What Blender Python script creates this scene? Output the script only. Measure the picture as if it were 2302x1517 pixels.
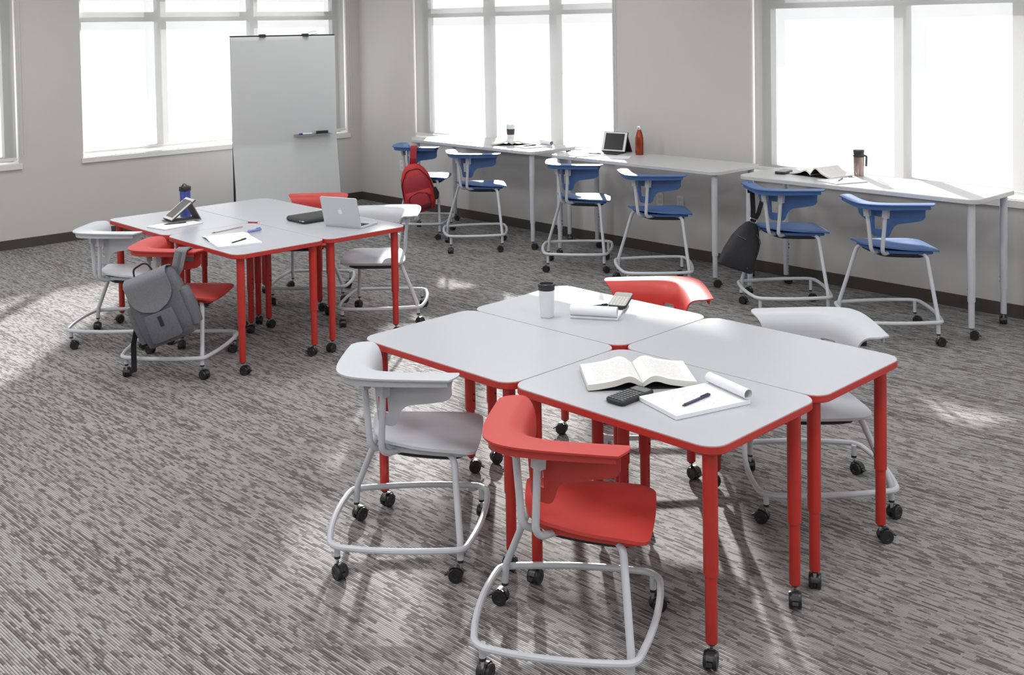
import bpy, math, random
from mathutils import Vector, Matrix
random.seed(7)
PI = math.pi
sc = bpy.context.scene
for o in list(bpy.data.objects):
    bpy.data.objects.remove(o)
COL = sc.collection

# ------------------------------------------------------------------ camera
cam_d = bpy.data.cameras.new('camera')
cam = bpy.data.objects.new('camera', cam_d); COL.objects.link(cam)
CY, CP, CR = 2.3951, -0.0347, -0.0161
fwd = Vector((math.cos(CY)*math.cos(CP), math.sin(CY)*math.cos(CP), math.sin(CP)))
r0 = Vector((math.sin(CY), -math.cos(CY), 0)); u0 = r0.cross(fwd)
rr = r0*math.cos(CR)+u0*math.sin(CR); uu = -r0*math.sin(CR)+u0*math.cos(CR)
M = Matrix(((rr.x, uu.x, -fwd.x, 10.9452), (rr.y, uu.y, -fwd.y, -7.6165), (rr.z, uu.z, -fwd.z, 2.0693), (0, 0, 0, 1)))
cam.matrix_world = M
cam_d.sensor_fit = 'HORIZONTAL'; cam_d.sensor_width = 36.0
cam_d.lens = 2459.5/2302*36.0
cam_d.shift_x = 0.0; cam_d.shift_y = -615.3/2302
cam_d.clip_end = 300
sc.camera = cam

# ------------------------------------------------------------------ light
SKY, SUN, CEIL, EXPO = 3.4, 56.0, 23.0, 0.0
w = bpy.data.worlds.new('sky'); sc.world = w; w.use_nodes = True
bg = w.node_tree.nodes['Background']; bg.inputs[0].default_value = (0.975, 0.985, 1.0, 1); bg.inputs[1].default_value = SKY
sd = bpy.data.lights.new('sun', 'SUN'); sd.energy = SUN; sd.angle = math.radians(1.3); sd.color = (1.0, 0.985, 0.965)
sun = bpy.data.objects.new('sun', sd); COL.objects.link(sun)
sun.rotation_euler = Vector((0.73, -0.68, -0.295)).to_track_quat('-Z', 'Y').to_euler()
cy = sc.cycles
cy.max_bounces = 5; cy.diffuse_bounces = 3; cy.glossy_bounces = 2; cy.transmission_bounces = 2; cy.transparent_max_bounces = 8
cy.caustics_reflective = False; cy.caustics_refractive = False
vs = sc.view_settings
vs.view_transform = 'Standard'; vs.look = 'None'; vs.exposure = EXPO; vs.gamma = 1.0; vs.use_curve_mapping = False

# ------------------------------------------------------------------ materials
MATS = {}
def nt(name):
    m = bpy.data.materials.new(name); m.use_nodes = True
    return m, m.node_tree, m.node_tree.nodes['Principled BSDF']
def plain(name, col, rough=0.5, metal=0.0, spec=0.5, noise=0.0, nscale=30.0, bump=0.0, bscale=200.0, coat=0.0):
    if name in MATS: return MATS[name]
    m, t, b = nt(name)
    b.inputs['Base Color'].default_value = (*col, 1); b.inputs['Roughness'].default_value = rough
    b.inputs['Metallic'].default_value = metal; b.inputs['Specular IOR Level'].default_value = spec
    b.inputs['Coat Weight'].default_value = coat
    tc = t.nodes.new('ShaderNodeTexCoord')
    if noise > 0:
        n = t.nodes.new('ShaderNodeTexNoise'); n.inputs['Scale'].default_value = nscale; n.inputs['Detail'].default_value = 4
        t.links.new(tc.outputs['Object'], n.inputs['Vector'])
        mx = t.nodes.new('ShaderNodeMix'); mx.data_type = 'RGBA'
        mx.inputs['A'].default_value = (*[c*(1-noise) for c in col], 1); mx.inputs['B'].default_value = (*[min(1, c*(1+noise)) for c in col], 1)
        t.links.new(n.outputs['Fac'], mx.inputs['Factor']); t.links.new(mx.outputs['Result'], b.inputs['Base Color'])
    if bump > 0:
        n2 = t.nodes.new('ShaderNodeTexNoise'); n2.inputs['Scale'].default_value = bscale; n2.inputs['Detail'].default_value = 2
        t.links.new(tc.outputs['Object'], n2.inputs['Vector'])
        bp = t.nodes.new('ShaderNodeBump'); bp.inputs['Strength'].default_value = bump; bp.inputs['Distance'].default_value = 0.002
        t.links.new(n2.outputs['Fac'], bp.inputs['Height']); t.links.new(bp.outputs['Normal'], b.inputs['Normal'])
    MATS[name] = m
    return m
def math_node(t, op, a, b=None, clamp=False):
    n = t.nodes.new('ShaderNodeMath'); n.operation = op; n.use_clamp = clamp
    for i, v in enumerate((a, b)):
        if v is None: continue
        if isinstance(v, (int, float)): n.inputs[i].default_value = v
        else: t.links.new(v, n.inputs[i])
    return n.outputs[0]

def carpet():
    m, t, b = nt('carpet')
    tc = t.nodes.new('ShaderNodeTexCoord'); mp = t.nodes.new('ShaderNodeMapping'); mp.inputs['Rotation'].default_value = (0, 0, -0.045)
    t.links.new(tc.outputs['Object'], mp.inputs['Vector'])
    sp = t.nodes.new('ShaderNodeSeparateXYZ'); t.links.new(mp.outputs['Vector'], sp.inputs[0])
    X, Y = sp.outputs[0], sp.outputs[1]
    # rows of yarn, 8 mm apart, each row broken into dashes
    row = math_node(t, 'FLOOR', math_node(t, 'MULTIPLY', Y, 112.0))
    def vec(x, y, z=0.0):
        c = t.nodes.new('ShaderNodeCombineXYZ')
        for i, v in enumerate((x, y, z)):
            if isinstance(v, (int, float)): c.inputs[i].default_value = v
            else: t.links.new(v, c.inputs[i])
        return c.outputs[0]
    def noise(v, s, d=2.0, r=0.6):
        n = t.nodes.new('ShaderNodeTexNoise'); n.inputs['Scale'].default_value = s; n.inputs['Detail'].default_value = d; n.inputs['Roughness'].default_value = r
        t.links.new(v, n.inputs['Vector']); return n.outputs['Fac']
    def white(x, y):
        q = t.nodes.new('ShaderNodeTexWhiteNoise'); q.noise_dimensions = '2D'; t.links.new(vec(x, y), q.inputs['Vector']); return q.outputs['Value']
    rr_ = white(row, 3.7)
    c1 = white(math_node(t, 'FLOOR', math_node(t, 'ADD', math_node(t, 'MULTIPLY', X, 20.0), math_node(t, 'MULTIPLY', rr_, 11.0))), row)
    c2 = white(math_node(t, 'FLOOR', math_node(t, 'ADD', math_node(t, 'MULTIPLY', X, 38.0), math_node(t, 'MULTIPLY', rr_, 29.0))), math_node(t, 'ADD', row, 0.5))
    n2 = noise(vec(math_node(t, 'MULTIPLY', X, 2.2), math_node(t, 'MULTIPLY', Y, 7.0)), 1.0, 2.0)
    n3 = noise(vec(X, Y), 420.0, 2.0)
    # carpet planks 0.25 x 1.0 m slightly different in tone
    ry = math_node(t, 'FLOOR', math_node(t, 'MULTIPLY', Y, 4.0))
    wn = t.nodes.new('ShaderNodeTexWhiteNoise'); wn.noise_dimensions = '2D'
    t.links.new(vec(math_node(t, 'FLOOR', math_node(t, 'ADD', X, math_node(t, 'MULTIPLY', ry, 0.37))), ry), wn.inputs['Vector'])
    # thin dark groove between rows
    fr = math_node(t, 'FRACT', math_node(t, 'MULTIPLY', Y, 112.0))
    groove = math_node(t, 'LESS_THAN', fr, 0.36)
    s = math_node(t, 'ADD', math_node(t, 'ADD', math_node(t, 'MULTIPLY', c1, 0.46), math_node(t, 'MULTIPLY', c2, 0.18)), math_node(t, 'ADD', math_node(t, 'MULTIPLY', n2, 0.10), math_node(t, 'MULTIPLY', rr_, 0.26)))
    rp = t.nodes.new('ShaderNodeValToRGB'); rp.color_ramp.elements[0].position = 0.28; rp.color_ramp.elements[1].position = 0.62
    rp.color_ramp.elements[0].color = (0.142, 0.133, 0.126, 1); rp.color_ramp.elements[1].color = (0.385, 0.377, 0.370, 1)
    t.links.new(s, rp.inputs[0])
    k = math_node(t, 'ADD', 0.80, math_node(t, 'MULTIPLY', n3, 0.40))
    k = math_node(t, 'MULTIPLY', k, math_node(t, 'ADD', 0.94, math_node(t, 'MULTIPLY', wn.outputs['Value'], 0.12)))
    k = math_node(t, 'MULTIPLY', k, math_node(t, 'SUBTRACT', 1.0, math_node(t, 'MULTIPLY', groove, 0.58)))
    hs = t.nodes.new('ShaderNodeVectorMath'); hs.operation = 'SCALE'
    t.links.new(rp.outputs[0], hs.inputs[0]); t.links.new(k, hs.inputs['Scale'])
    t.links.new(hs.outputs[0], b.inputs['Base Color'])
    b.inputs['Roughness'].default_value = 0.95; b.inputs['Specular IOR Level'].default_value = 0.1
    # relief of the yarn rows only
    bp = t.nodes.new('ShaderNodeBump'); bp.inputs['Strength'].default_value = 0.25; bp.inputs['Distance'].default_value = 0.003
    t.links.new(math_node(t, 'PINGPONG', math_node(t, 'MULTIPLY', Y, 112.0), 0.5), bp.inputs['Height']); t.links.new(bp.outputs['Normal'], b.inputs['Normal'])
    return m
def shade_fabric():
    m = bpy.data.materials.new('shade_fabric'); m.use_nodes = True; t = m.node_tree; t.nodes.clear()
    out = t.nodes.new('ShaderNodeOutputMaterial')
    tr = t.nodes.new('ShaderNodeBsdfTransparent'); tr.inputs[0].default_value = (1, 1, 1, 1)
    tl = t.nodes.new('ShaderNodeBsdfTranslucent'); tl.inputs[0].default_value = (0.80, 0.80, 0.80, 1)
    df = t.nodes.new('ShaderNodeBsdfDiffuse'); df.inputs[0].default_value = (0.36, 0.36, 0.36, 1)
    tc = t.nodes.new('ShaderNodeTexCoord'); n = t.nodes.new('ShaderNodeTexNoise'); n.inputs['Scale'].default_value = 3.0
    t.links.new(tc.outputs['Object'], n.inputs['Vector'])
    m1 = t.nodes.new('ShaderNodeMixShader'); m1.inputs[0].default_value = 0.03
    t.links.new(df.outputs[0], m1.inputs[1]); t.links.new(tl.outputs[0], m1.inputs[2])
    m2 = t.nodes.new('ShaderNodeMixShader')
    f = math_node(t, 'ADD', 0.20, math_node(t, 'MULTIPLY', n.outputs['Fac'], 0.06)); t.links.new(f, m2.inputs[0])
    t.links.new(m1.outputs[0], m2.inputs[1]); t.links.new(tr.outputs[0], m2.inputs[2])
    t.links.new(m2.outputs[0], out.inputs[0])
    return m
def glass_mat():
    m = bpy.data.materials.new('window_glass'); m.use_nodes = True; t = m.node_tree; t.nodes.clear()
    out = t.nodes.new('ShaderNodeOutputMaterial')
    tr = t.nodes.new('ShaderNodeBsdfTransparent'); tr.inputs[0].default_value = (0.95, 0.955, 0.95, 1)
    gl = t.nodes.new('ShaderNodeBsdfGlossy'); gl.inputs['Roughness'].default_value = 0.02
    mx = t.nodes.new('ShaderNodeMixShader'); mx.inputs[0].default_value = 0.05
    t.links.new(tr.outputs[0], mx.inputs[1]); t.links.new(gl.outputs[0], mx.inputs[2])
    t.links.new(mx.outputs[0], out.inputs[0])
    return m
def emit(name, col, s):
    m = bpy.data.materials.new(name); m.use_nodes = True; t = m.node_tree; t.nodes.clear()
    out = t.nodes.new('ShaderNodeOutputMaterial'); e = t.nodes.new('ShaderNodeEmission')
    e.inputs[0].default_value = (*col, 1); e.inputs[1].default_value = s; t.links.new(e.outputs[0], out.inputs[0]); return m
def page_mat(name, base, ink, line, x0, x1, y0, y1, dens=0.5, wob=0.0):
    """paper with lines of print inside a rectangle of object space (|x| between x0,x1)"""
    m, t, b = nt(name)
    tc = t.nodes.new('ShaderNodeTexCoord'); sp = t.nodes.new('ShaderNodeSeparateXYZ'); t.links.new(tc.outputs['Object'], sp.inputs[0])
    ax = math_node(t, 'ABSOLUTE', sp.outputs[0]); Y = sp.outputs[1]
    ins = math_node(t, 'MULTIPLY', math_node(t, 'GREATER_THAN', ax, x0), math_node(t, 'LESS_THAN', ax, x1))
    ins = math_node(t, 'MULTIPLY', ins, math_node(t, 'MULTIPLY', math_node(t, 'GREATER_THAN', Y, y0), math_node(t, 'LESS_THAN', Y, y1)))
    up = t.nodes.new('ShaderNodeSeparateXYZ'); g = t.nodes.new('ShaderNodeNewGeometry'); t.links.new(g.outputs['Normal'], up.inputs[0])
    ins = math_node(t, 'MULTIPLY', ins, math_node(t, 'GREATER_THAN', up.outputs[2], 0.3))
    fr = math_node(t, 'FRACT', math_node(t, 'MULTIPLY', Y, 1.0/line)); ln = math_node(t, 'LESS_THAN', fr, 0.5)
    c = t.nodes.new('ShaderNodeCombineXYZ'); t.links.new(math_node(t, 'MULTIPLY', sp.outputs[0], 90.0), c.inputs[0])
    t.links.new(math_node(t, 'MULTIPLY', math_node(t, 'FLOOR', math_node(t, 'MULTIPLY', Y, 1.0/line)), 5.3), c.inputs[1])
    n = t.nodes.new('ShaderNodeTexNoise'); n.inputs['Scale'].default_value = 1.0; n.inputs['Detail'].default_value = 1; t.links.new(c.outputs[0], n.inputs['Vector'])
    wd = math_node(t, 'LESS_THAN', n.outputs['Fac'], dens)
    f = math_node(t, 'MULTIPLY', math_node(t, 'MULTIPLY', ins, ln), wd)
    mx = t.nodes.new('ShaderNodeMix'); mx.data_type = 'RGBA'; mx.inputs['A'].default_value = (*base, 1); mx.inputs['B'].default_value = (*ink, 1)
    t.links.new(f, mx.inputs['Factor']); t.links.new(mx.outputs['Result'], b.inputs['Base Color']); b.inputs['Roughness'].default_value = 0.8
    return m

CARPET = carpet(); SHADE = shade_fabric(); GLASS = glass_mat()
WALL = plain('wall_paint', (0.56, 0.545, 0.53), 0.85, noise=0.02, nscale=2.0)
CEILM = plain('ceiling_paint', (0.80, 0.80, 0.79), 0.9, noise=0.02)
BASEB = plain('baseboard_rubber', (0.060, 0.050, 0.042), 0.55, noise=0.05)
TRIM = plain('white_trim', (0.70, 0.69, 0.67), 0.5, noise=0.02)
FRAMEW = plain('window_frame_paint', (0.50, 0.50, 0.49), 0.45, noise=0.02)
TOPM = plain('grey_laminate', (0.48, 0.49, 0.525), 0.27, noise=0.015, nscale=60)
TOPW = plain('white_laminate', (0.54, 0.54, 0.54), 0.34, noise=0.015, nscale=60)
RED = plain('red_paint', (0.50, 0.031, 0.022), 0.38, noise=0.02)
REDEDGE = plain('red_edge', (0.48, 0.035, 0.027), 0.42, noise=0.02)
GREYF = plain('frame_silver_paint', (0.55, 0.57, 0.61), 0.35, noise=0.02)
REDP = plain('red_plastic', (0.52, 0.046, 0.037), 0.48, noise=0.02)
WHITEP = plain('light_grey_plastic', (0.53, 0.55, 0.585), 0.48, noise=0.02)
BLUEP = plain('blue_plastic', (0.055, 0.135, 0.34), 0.46, noise=0.03)
BLACK = plain('black_plastic', (0.018, 0.018, 0.020), 0.35, noise=0.1)
BLACKM = plain('black_matte', (0.020, 0.019, 0.018), 0.7, noise=0.1)
CHROME = plain('chrome', (0.75, 0.75, 0.76), 0.18, metal=1.0, noise=0.02)
PAPER = plain('paper', (0.80, 0.80, 0.84), 0.8, noise=0.01)
PAGEEDGE = plain('page_edges', (0.70, 0.68, 0.62), 0.85, noise=0.06, nscale=300)

# ------------------------------------------------------------------ mesh helpers
class MB:
    def __init__(s): s.v = []; s.f = []; s.m = []
    def add(s, V, Fc, mi=0):
        o = len(s.v); s.v += [tuple(p) for p in V]; s.f += [tuple(i+o for i in f) for f in Fc]; s.m += [mi]*len(Fc); return s
    def box(s, c, d, mi=0, R=None):
        V = []
        for z in (-.5, .5):
            for x, y in ((-.5, -.5), (.5, -.5), (.5, .5), (-.5, .5)):
                p = Vector((x*d[0], y*d[1], z*d[2]))
                if R is not None: p = R @ p
                V.append((p.x+c[0], p.y+c[1], p.z+c[2]))
        return s.add(V, [(0, 3, 2, 1), (4, 5, 6, 7), (0, 1, 5, 4), (1, 2, 6, 5), (2, 3, 7, 6), (3, 0, 4, 7)], mi)
    def span(s, a, b, mi=0):
        return s.box([(a[i]+b[i])/2 for i in range(3)], [abs(b[i]-a[i]) for i in range(3)], mi)
    def rings(s, R, mi=0, caps=True, closed=False):
        n = len(R[0]); V = [p for r in R for p in r]; Fc = []
        k = len(R)
        for i in range(k if closed else k-1):
            j = (i+1) % k
            for a in range(n):
                b = (a+1) % n; Fc.append((i*n+a, i*n+b, j*n+b, j*n+a))
        if caps and not closed:
            Fc.append(tuple(reversed(range(n)))); Fc.append(tuple((k-1)*n+a for a in range(n)))
        return s.add(V, Fc, mi)
    def tube(s, path, r, n=10, closed=False, mi=0, caps=True):
        P = [Vector(p) for p in path]; k = len(P); R = []
        def tan(i):
            a = P[(i-1) % k] if (closed or i > 0) else P[i]; b = P[(i+1) % k] if (closed or i < k-1) else P[i]
            return (b-a).normalized()
        t0 = tan(0); nn = t0.orthogonal().normalized()
        for i in range(k):
            t1 = tan(i); q = t0.rotation_difference(t1); nn = q @ nn; nn = (nn-t1*nn.dot(t1)).normalized(); t0 = t1; bb = t1.cross(nn)
            ri = r[i] if isinstance(r, (list, tuple)) else r
            R.append([P[i]+nn*ri*math.cos(2*PI*a/n)+bb*ri*math.sin(2*PI*a/n) for a in range(n)])
        return s.rings(R, mi, caps, closed)
    def lathe(s, prof, n=24, c=(0, 0, 0), mi=0, caps=True):
        R = [[(c[0]+r*math.cos(2*PI*a/n), c[1]+r*math.sin(2*PI*a/n), c[2]+z) for a in range(n)] for r, z in prof]
        return s.rings(R, mi, caps)
    def prism(s, out, z0, z1, bev=0.0, mi=0):
        def off(d):
            if d == 0: return out
            k = len(out); res = []
            for i in range(k):
                a, b, c = Vector(out[i-1]), Vector(out[i]), Vector(out[(i+1) % k])
                t = (c-a); t = t.normalized() if t.length > 1e-9 else Vector((1, 0)); res.append((b.x-t.y*d, b.y+t.x*d))
            return res
        lv = [(z0, bev), (z0+bev, 0), (z1-bev, 0), (z1, bev)] if bev > 0 else [(z0, 0), (z1, 0)]
        return s.rings([[(x, y, z) for x, y in off(d)] for z, d in lv], mi)
    def loft(s, secs, n=28, mi=0):
        """secs: (cx, cy, z, half_w, half_d, exponent)"""
        R = []
        for cx, cy, z, hw, hd, e in secs:
            ring = []
            for a in range(n):
                t = 2*PI*a/n; c, q = math.cos(t), math.sin(t)
                ring.append((cx+hw*math.copysign(abs(c)**(2/e), c), cy+hd*math.copysign(abs(q)**(2/e), q), z))
            R.append(ring)
        return s.rings(R, mi)
    def ribbon(s, path, wdir, width, th, mi=0):
        P = [Vector(p) for p in path]; R = []
        for i, p in enumerate(P):
            t = (P[min(i+1, len(P)-1)]-P[max(i-1, 0)]).normalized()
            wv = Vector(wdir[i] if isinstance(wdir, list) else wdir); wv = (wv-t*wv.dot(t)).normalized(); nv = t.cross(wv)
            R.append([p+wv*width/2+nv*th/2, p-wv*width/2+nv*th/2, p-wv*width/2-nv*th/2, p+wv*width/2-nv*th/2])
        return s.rings(R, mi)
    def sheet(s, fn, nu, nv, mi=0, skip=None):
        V = [fn(i, j) for i in range(nu) for j in range(nv)]
        Fc = [(i*nv+j, (i+1)*nv+j, (i+1)*nv+j+1, i*nv+j+1) for i in range(nu-1) for j in range(nv-1) if not (skip and skip(i, j))]
        return s.add(V, Fc, mi)
    def mesh(s, name, mats, angle=35):
        me = bpy.data.meshes.new(name); me.from_pydata(s.v, [], s.f)
        for m in (mats if isinstance(mats, (list, tuple)) else [mats]): me.materials.append(m)
        me.polygons.foreach_set('material_index', s.m); me.polygons.foreach_set('use_smooth', [True]*len(s.f))
        me.update(); me.set_sharp_from_angle(angle=math.radians(angle)); return me
    def build(s, name, mats, parent=None, angle=35, solid=0.0, soff=0.0, loc=None):
        o = bpy.data.objects.new(name, s.mesh(name, mats, angle)); COL.objects.link(o); o.parent = parent
        if loc: o.location = loc
        if solid:
            md = o.modifiers.new('thickness', 'SOLIDIFY'); md.thickness = solid; md.offset = soff
            es = o.modifiers.new('crisp_edges', 'EDGE_SPLIT'); es.split_angle = math.radians(55)
        return o
def inst(name, me, parent, loc=(0, 0, 0), rz=0.0):
    o = bpy.data.objects.new(name, me); COL.objects.link(o); o.parent = parent; o.location = loc; o.rotation_euler = (0, 0, rz); return o
def tag(o, label=None, cat=None, group=None, kind=None):
    for k, v in (('label', label), ('category', cat), ('group', group), ('kind', kind)):
        if v: o[k] = v
    return o
def thing(name, label, cat, loc=(0, 0, 0), rz=0.0, group=None, rot=None):
    o = bpy.data.objects.new(name, None); COL.objects.link(o); o.empty_display_size = 0.1
    o.location = loc; o.rotation_euler = rot if rot else (0, 0, rz); return tag(o, label, cat, group)
def copy_tree(o, parent=None):
    c = o.copy(); COL.objects.link(c); c.parent = parent
    for ch in list(o.children): copy_tree(ch, c)
    return c
def place(o, loc, rz, label):
    o.location = loc; o.rotation_euler = (0, 0, rz); o['label'] = label; return o
def fillet(pts, rad, seg=6, closed=False):
    """round the corners of a polyline (2-D or 3-D)"""
    P = [Vector(p) for p in pts]; k = len(P); out = []
    for i in range(k):
        r = rad[i] if isinstance(rad, (list, tuple)) else rad
        if (not closed and i in (0, k-1)) or r <= 0: out.append(P[i]); continue
        a, b, c = P[i-1], P[i], P[(i+1) % k]
        u, v = (a-b), (c-b); lu, lv = u.length, v.length; u.normalize(); v.normalize()
        ang = u.angle(v); d = min(r/math.tan(ang/2), lu*0.49, lv*0.49); r2 = d*math.tan(ang/2)
        bis = (u+v).normalized(); cen = b+bis*(r2/math.sin(ang/2))
        s0 = b+u*d-cen; s1 = b+v*d-cen; th = s0.angle(s1)
        for j in range(seg+1):
            q = j/seg; f0 = math.sin((1-q)*th)/math.sin(th); f1 = math.sin(q*th)/math.sin(th)
            out.append(cen+s0*f0+s1*f1)
    return out
def rrect(w, d, r, seg=6):
    return [(p.x, p.y) for p in fillet([(-w/2, -d/2), (w/2, -d/2), (w/2, d/2), (-w/2, d/2)], r, seg, True)]
def bowed(corners, rad, bow, sub=8, seg=6):
    """closed outline with rounded corners and outward-bowed sides"""
    pts, rs = [], []
    k = len(corners)
    for i in range(k):
        a, b = Vector(corners[i]), Vector(corners[(i+1) % k])
        pts.append(a); rs.append(rad[i])
        d = b-a; nrm = Vector((d.y, -d.x)).normalized()
        for j in range(1, sub):
            q = j/sub; pts.append(a+d*q+nrm*bow*4*q*(1-q)); rs.append(0)
    # corner fillets are cut wide of the first bow points: drop points inside the fillet reach
    keep, kr = [], []
    for i, p in enumerate(pts):
        if rs[i] > 0: keep.append(p); kr.append(rs[i]); continue
        ok = True
        for c, r in zip(corners, rad):
            if (p-Vector(c)).length < r*1.15: ok = False
        if ok: keep.append(p); kr.append(0)
    return [(p.x, p.y) for p in fillet(keep, kr, seg, True)]

# ------------------------------------------------------------------ room shell
RX, RY, RZ = 14.0, -11.0, 3.15
WT = 0.30
tag(MB().span((-WT, RY-WT, -0.2), (RX+WT, WT, 0)).build('floor', CARPET), 'grey striped carpet floor of the classroom', None, None, 'structure')
tag(MB().span((-WT, RY-WT, RZ), (RX+WT, WT, RZ+0.2)).build('ceiling', CEILM), 'white classroom ceiling', None, None, 'structure')
HEAD = 2.53
SILL = 0.81
LW = [(-7.15, -3.975), (-3.36, -0.185)]          # openings in the left wall (y)
BW = [(1.045, 4.095), (5.63, 8.68), (10.2, 13.2)]  # openings in the back wall (x)
def wall(name, axis, holes, lo, hi, lab):
    m = MB()
    def seg(a, b, z0, z1):
        if axis == 'x': m.span((-WT, a, z0), (0, b, z1))
        else: m.span((a, 0, z0), (b, WT, z1))
    cur = lo
    for a, b in holes:
        seg(cur, a, 0, RZ); seg(a, b, 0, SILL); seg(a, b, HEAD, RZ); cur = b
    seg(cur, hi, 0, RZ)
    return tag(m.build(name, WALL), lab, None, None, 'structure')
wall('wall_left', 'x', LW, RY-WT, WT, 'pale grey painted wall behind the whiteboard')
wall('wall_back', 'y', BW, 0, RX+WT, 'pale grey painted wall behind the white tables')
tag(MB().span((RX, RY-WT, 0), (RX+WT, 0, RZ)).build('wall_right', WALL), 'pale grey painted side wall', None, None, 'structure')
tag(MB().span((0, RY-WT, 0), (RX, RY, RZ)).build('wall_front', WALL), 'pale grey painted wall behind the viewer', None, None, 'structure')
tag(MB().span((0, RY, 0), (0.012, 0, 0.092)).build('baseboard_left', BASEB), 'dark brown rubber baseboard on the left wall', None, None, 'structure')
tag(MB().span((0.012, -0.012, 0), (RX, 0, 0.092)).build('baseboard_back', BASEB), 'dark brown rubber baseboard on the back wall', None, None, 'structure')
tag(MB().span((-40, -60, -1.3), (60, 60, -1.2)).build('ground_outside', plain('pale_ground', (0.45, 0.46, 0.45), 0.9, noise=0.1, nscale=0.3)), 'pale ground outside the windows', None, None, 'structure')

def window(idx, axis, a, b, mull, chain_at):
    """a window in its opening: frame at 0.2 m depth, mullions, transom, panes, sill; and its roller shade"""
    D0, D1 = 0.17, 0.25
    def P(u, d, z): return (-d, u, z) if axis == 'x' else (u, d, z)
    root = bpy.data.objects.new('window_%d' % idx, None); COL.objects.link(root)
    root.location = P((a+b)/2, D0, SILL); tag(root, 'tall window with pale frames behind a white shade', None, None, 'structure')
    c0 = Vector(root.location)
    def bar(name, u0, u1, z0, z1, d0=D0, d1=D1, mat=FRAMEW):
        if d0 == d1:      # a thin sheet of glass
            return MB().add([Vector(P(u, d0, z))-c0 for u, z in ((u0, z0), (u1, z0), (u1, z1), (u0, z1))], [(0, 1, 2, 3)]).build(name, mat, root)
        return MB().span(Vector(P(u0, d0, z0))-c0, Vector(P(u1, d1, z1))-c0).build(name, mat, root)
    bar('frame_side', a, a+0.08, SILL, HEAD); bar('frame_side', b-0.08, b, SILL, HEAD)
    bar('frame_bottom', a+0.08, b-0.08, SILL, SILL+0.06); bar('frame_top', a+0.08, b-0.08, HEAD-0.06, HEAD)
    xs = [a+0.08]+list(mull)+[b-0.08]
    for u in mull: bar('mullion', u-0.05, u+0.05, SILL+0.06, HEAD-0.06)
    for i in range(len(xs)-1):
        u0 = xs[i]+(0.05 if i else 0); u1 = xs[i+1]-(0.05 if i+1 < len(xs)-1 else 0)
        bar('transom', u0, u1, 2.175, 2.275)
        bar('pane', u0, u1, SILL+0.06, 2.175, D0+0.033, D0+0.033, GLASS); bar('pane', u0, u1, 2.275, HEAD-0.06, D0+0.033, D0+0.033, GLASS)
    sl = MB().span(Vector(P(a-0.02, -0.022, SILL-0.045))-c0, Vector(P(b+0.02, 0.0, SILL+0.005))-c0)
    sl.span(Vector(P(a+0.002, 0.0, SILL))-c0, Vector(P(b-0.002, D0, SILL+0.012))-c0)
    sl.build('window_sill', TRIM, root)
    return root
def shade(label, axis, a, b, zb, chain_side):
    def P(u, d, z): return (-d, u, z) if axis == 'x' else (u, d, z)
    g = 0.014
    t = thing('roller_shade', label, 'blind', P((a+b)/2, 0.035, zb), 0, 'white roller shades')
    c0 = Vector(t.location)
    n = 12
    fb = MB(); N = 24
    def fn(i, j):
        u = a+g+(b-a-2*g)*i/(N-1); z = zb+(HEAD-0.02-zb)*j/5
        return Vector(P(u, 0.035+0.003*math.sin(i*0.9)*(1-j/5), z))-c0
    fb.sheet(fn, N, 6).build('fabric', SHADE, t)
    MB().span(Vector(P(a+g, 0.029, zb-0.028))-c0, Vector(P(b-g, 0.041, zb-0.001))-c0).build('bottom_bar', TRIM, t)
    MB().span(Vector(P(a+g, 0.005, HEAD-0.07))-c0, Vector(P(b-g, 0.075, HEAD-0.002))-c0).build('cassette', TRIM, t)
    uc = b+0.035 if chain_side > 0 else a-0.035
    ch = MB()
    for du in (-0.012, 0.012): ch.tube([Vector(P(uc+du, -0.012, 0.90))-c0, Vector(P(uc+du, -0.012, HEAD-0.05))-c0], 0.0022, 6)
    ch.tube([Vector(P(uc+0.012*math.cos(PI+k*PI/8), -0.012, 0.90-0.012*math.sin(k*PI/8)))-c0 for k in range(9)], 0.0022, 6)
    for k in range(51):
        z = 0.90+k*0.03
        for du in (-0.012, 0.012): ch.lathe([(0.001, -0.003), (0.0035, 0), (0.001, 0.003)], 5, Vector(P(uc+du, -0.012, z))-c0)
    ch.span(Vector(P(uc-0.012, 0.001, HEAD-0.06))-c0, Vector(P(uc+0.012, -0.02, HEAD-0.02))-c0)
    ch.build('bead_chain', TRIM, t)
    return t
window(1, 'x', *LW[0], (-6.2, -5.2), 1); window(2, 'x', *LW[1], (-2.42, -1.32), 1)
window(3, 'y', *BW[0], (2.14, 3.14), 1); window(4, 'y', *BW[1], (6.86, 7.75), 1); window(5, 'y', *BW[2], (11.2, 12.2), 1)
shade('white roller shade at the left edge, above a short stretch of sill', 'x', *LW[0], 0.875, 1)
shade('white roller shade partly hidden by the whiteboard', 'x', *LW[1], 0.875, 1)
shade('white roller shade behind the table with the paper cup', 'y', *BW[0], 0.87, 1)
shade('white roller shade behind the table with the copper travel mug', 'y', *BW[1], 0.87, 1)
shade('white roller shade over the window farthest from the corner', 'y', *BW[2], 0.87, 1)
for i, (x, z, lab) in enumerate([(4.646, 0.49, 'white wall outlet seen above the seat of a blue stool'), (4.878, 0.485, 'white wall outlet to the right of another outlet under the middle table'), (0.813, 0.475, 'white wall outlet left of the red backpack')]):
    t = thing('wall_outlet', lab, 'outlet', (x, -0.001, z-0.06), 0, 'wall outlets')
    MB().prism(rrect(0.075, 0.12, 0.008, 3), 0, 0.006, 0.001).build('cover_plate', TRIM, t).matrix_local = Matrix.Translation((0, 0, 0.06)) @ Matrix.Rotation(PI/2, 4, 'X')
    for dz in (0.035, 0.085):
        MB().box((0, -0.0075, dz), (0.034, 0.003, 0.028)).build('socket', plain('socket_plastic', (0.6, 0.6, 0.58), 0.5), t)
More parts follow.
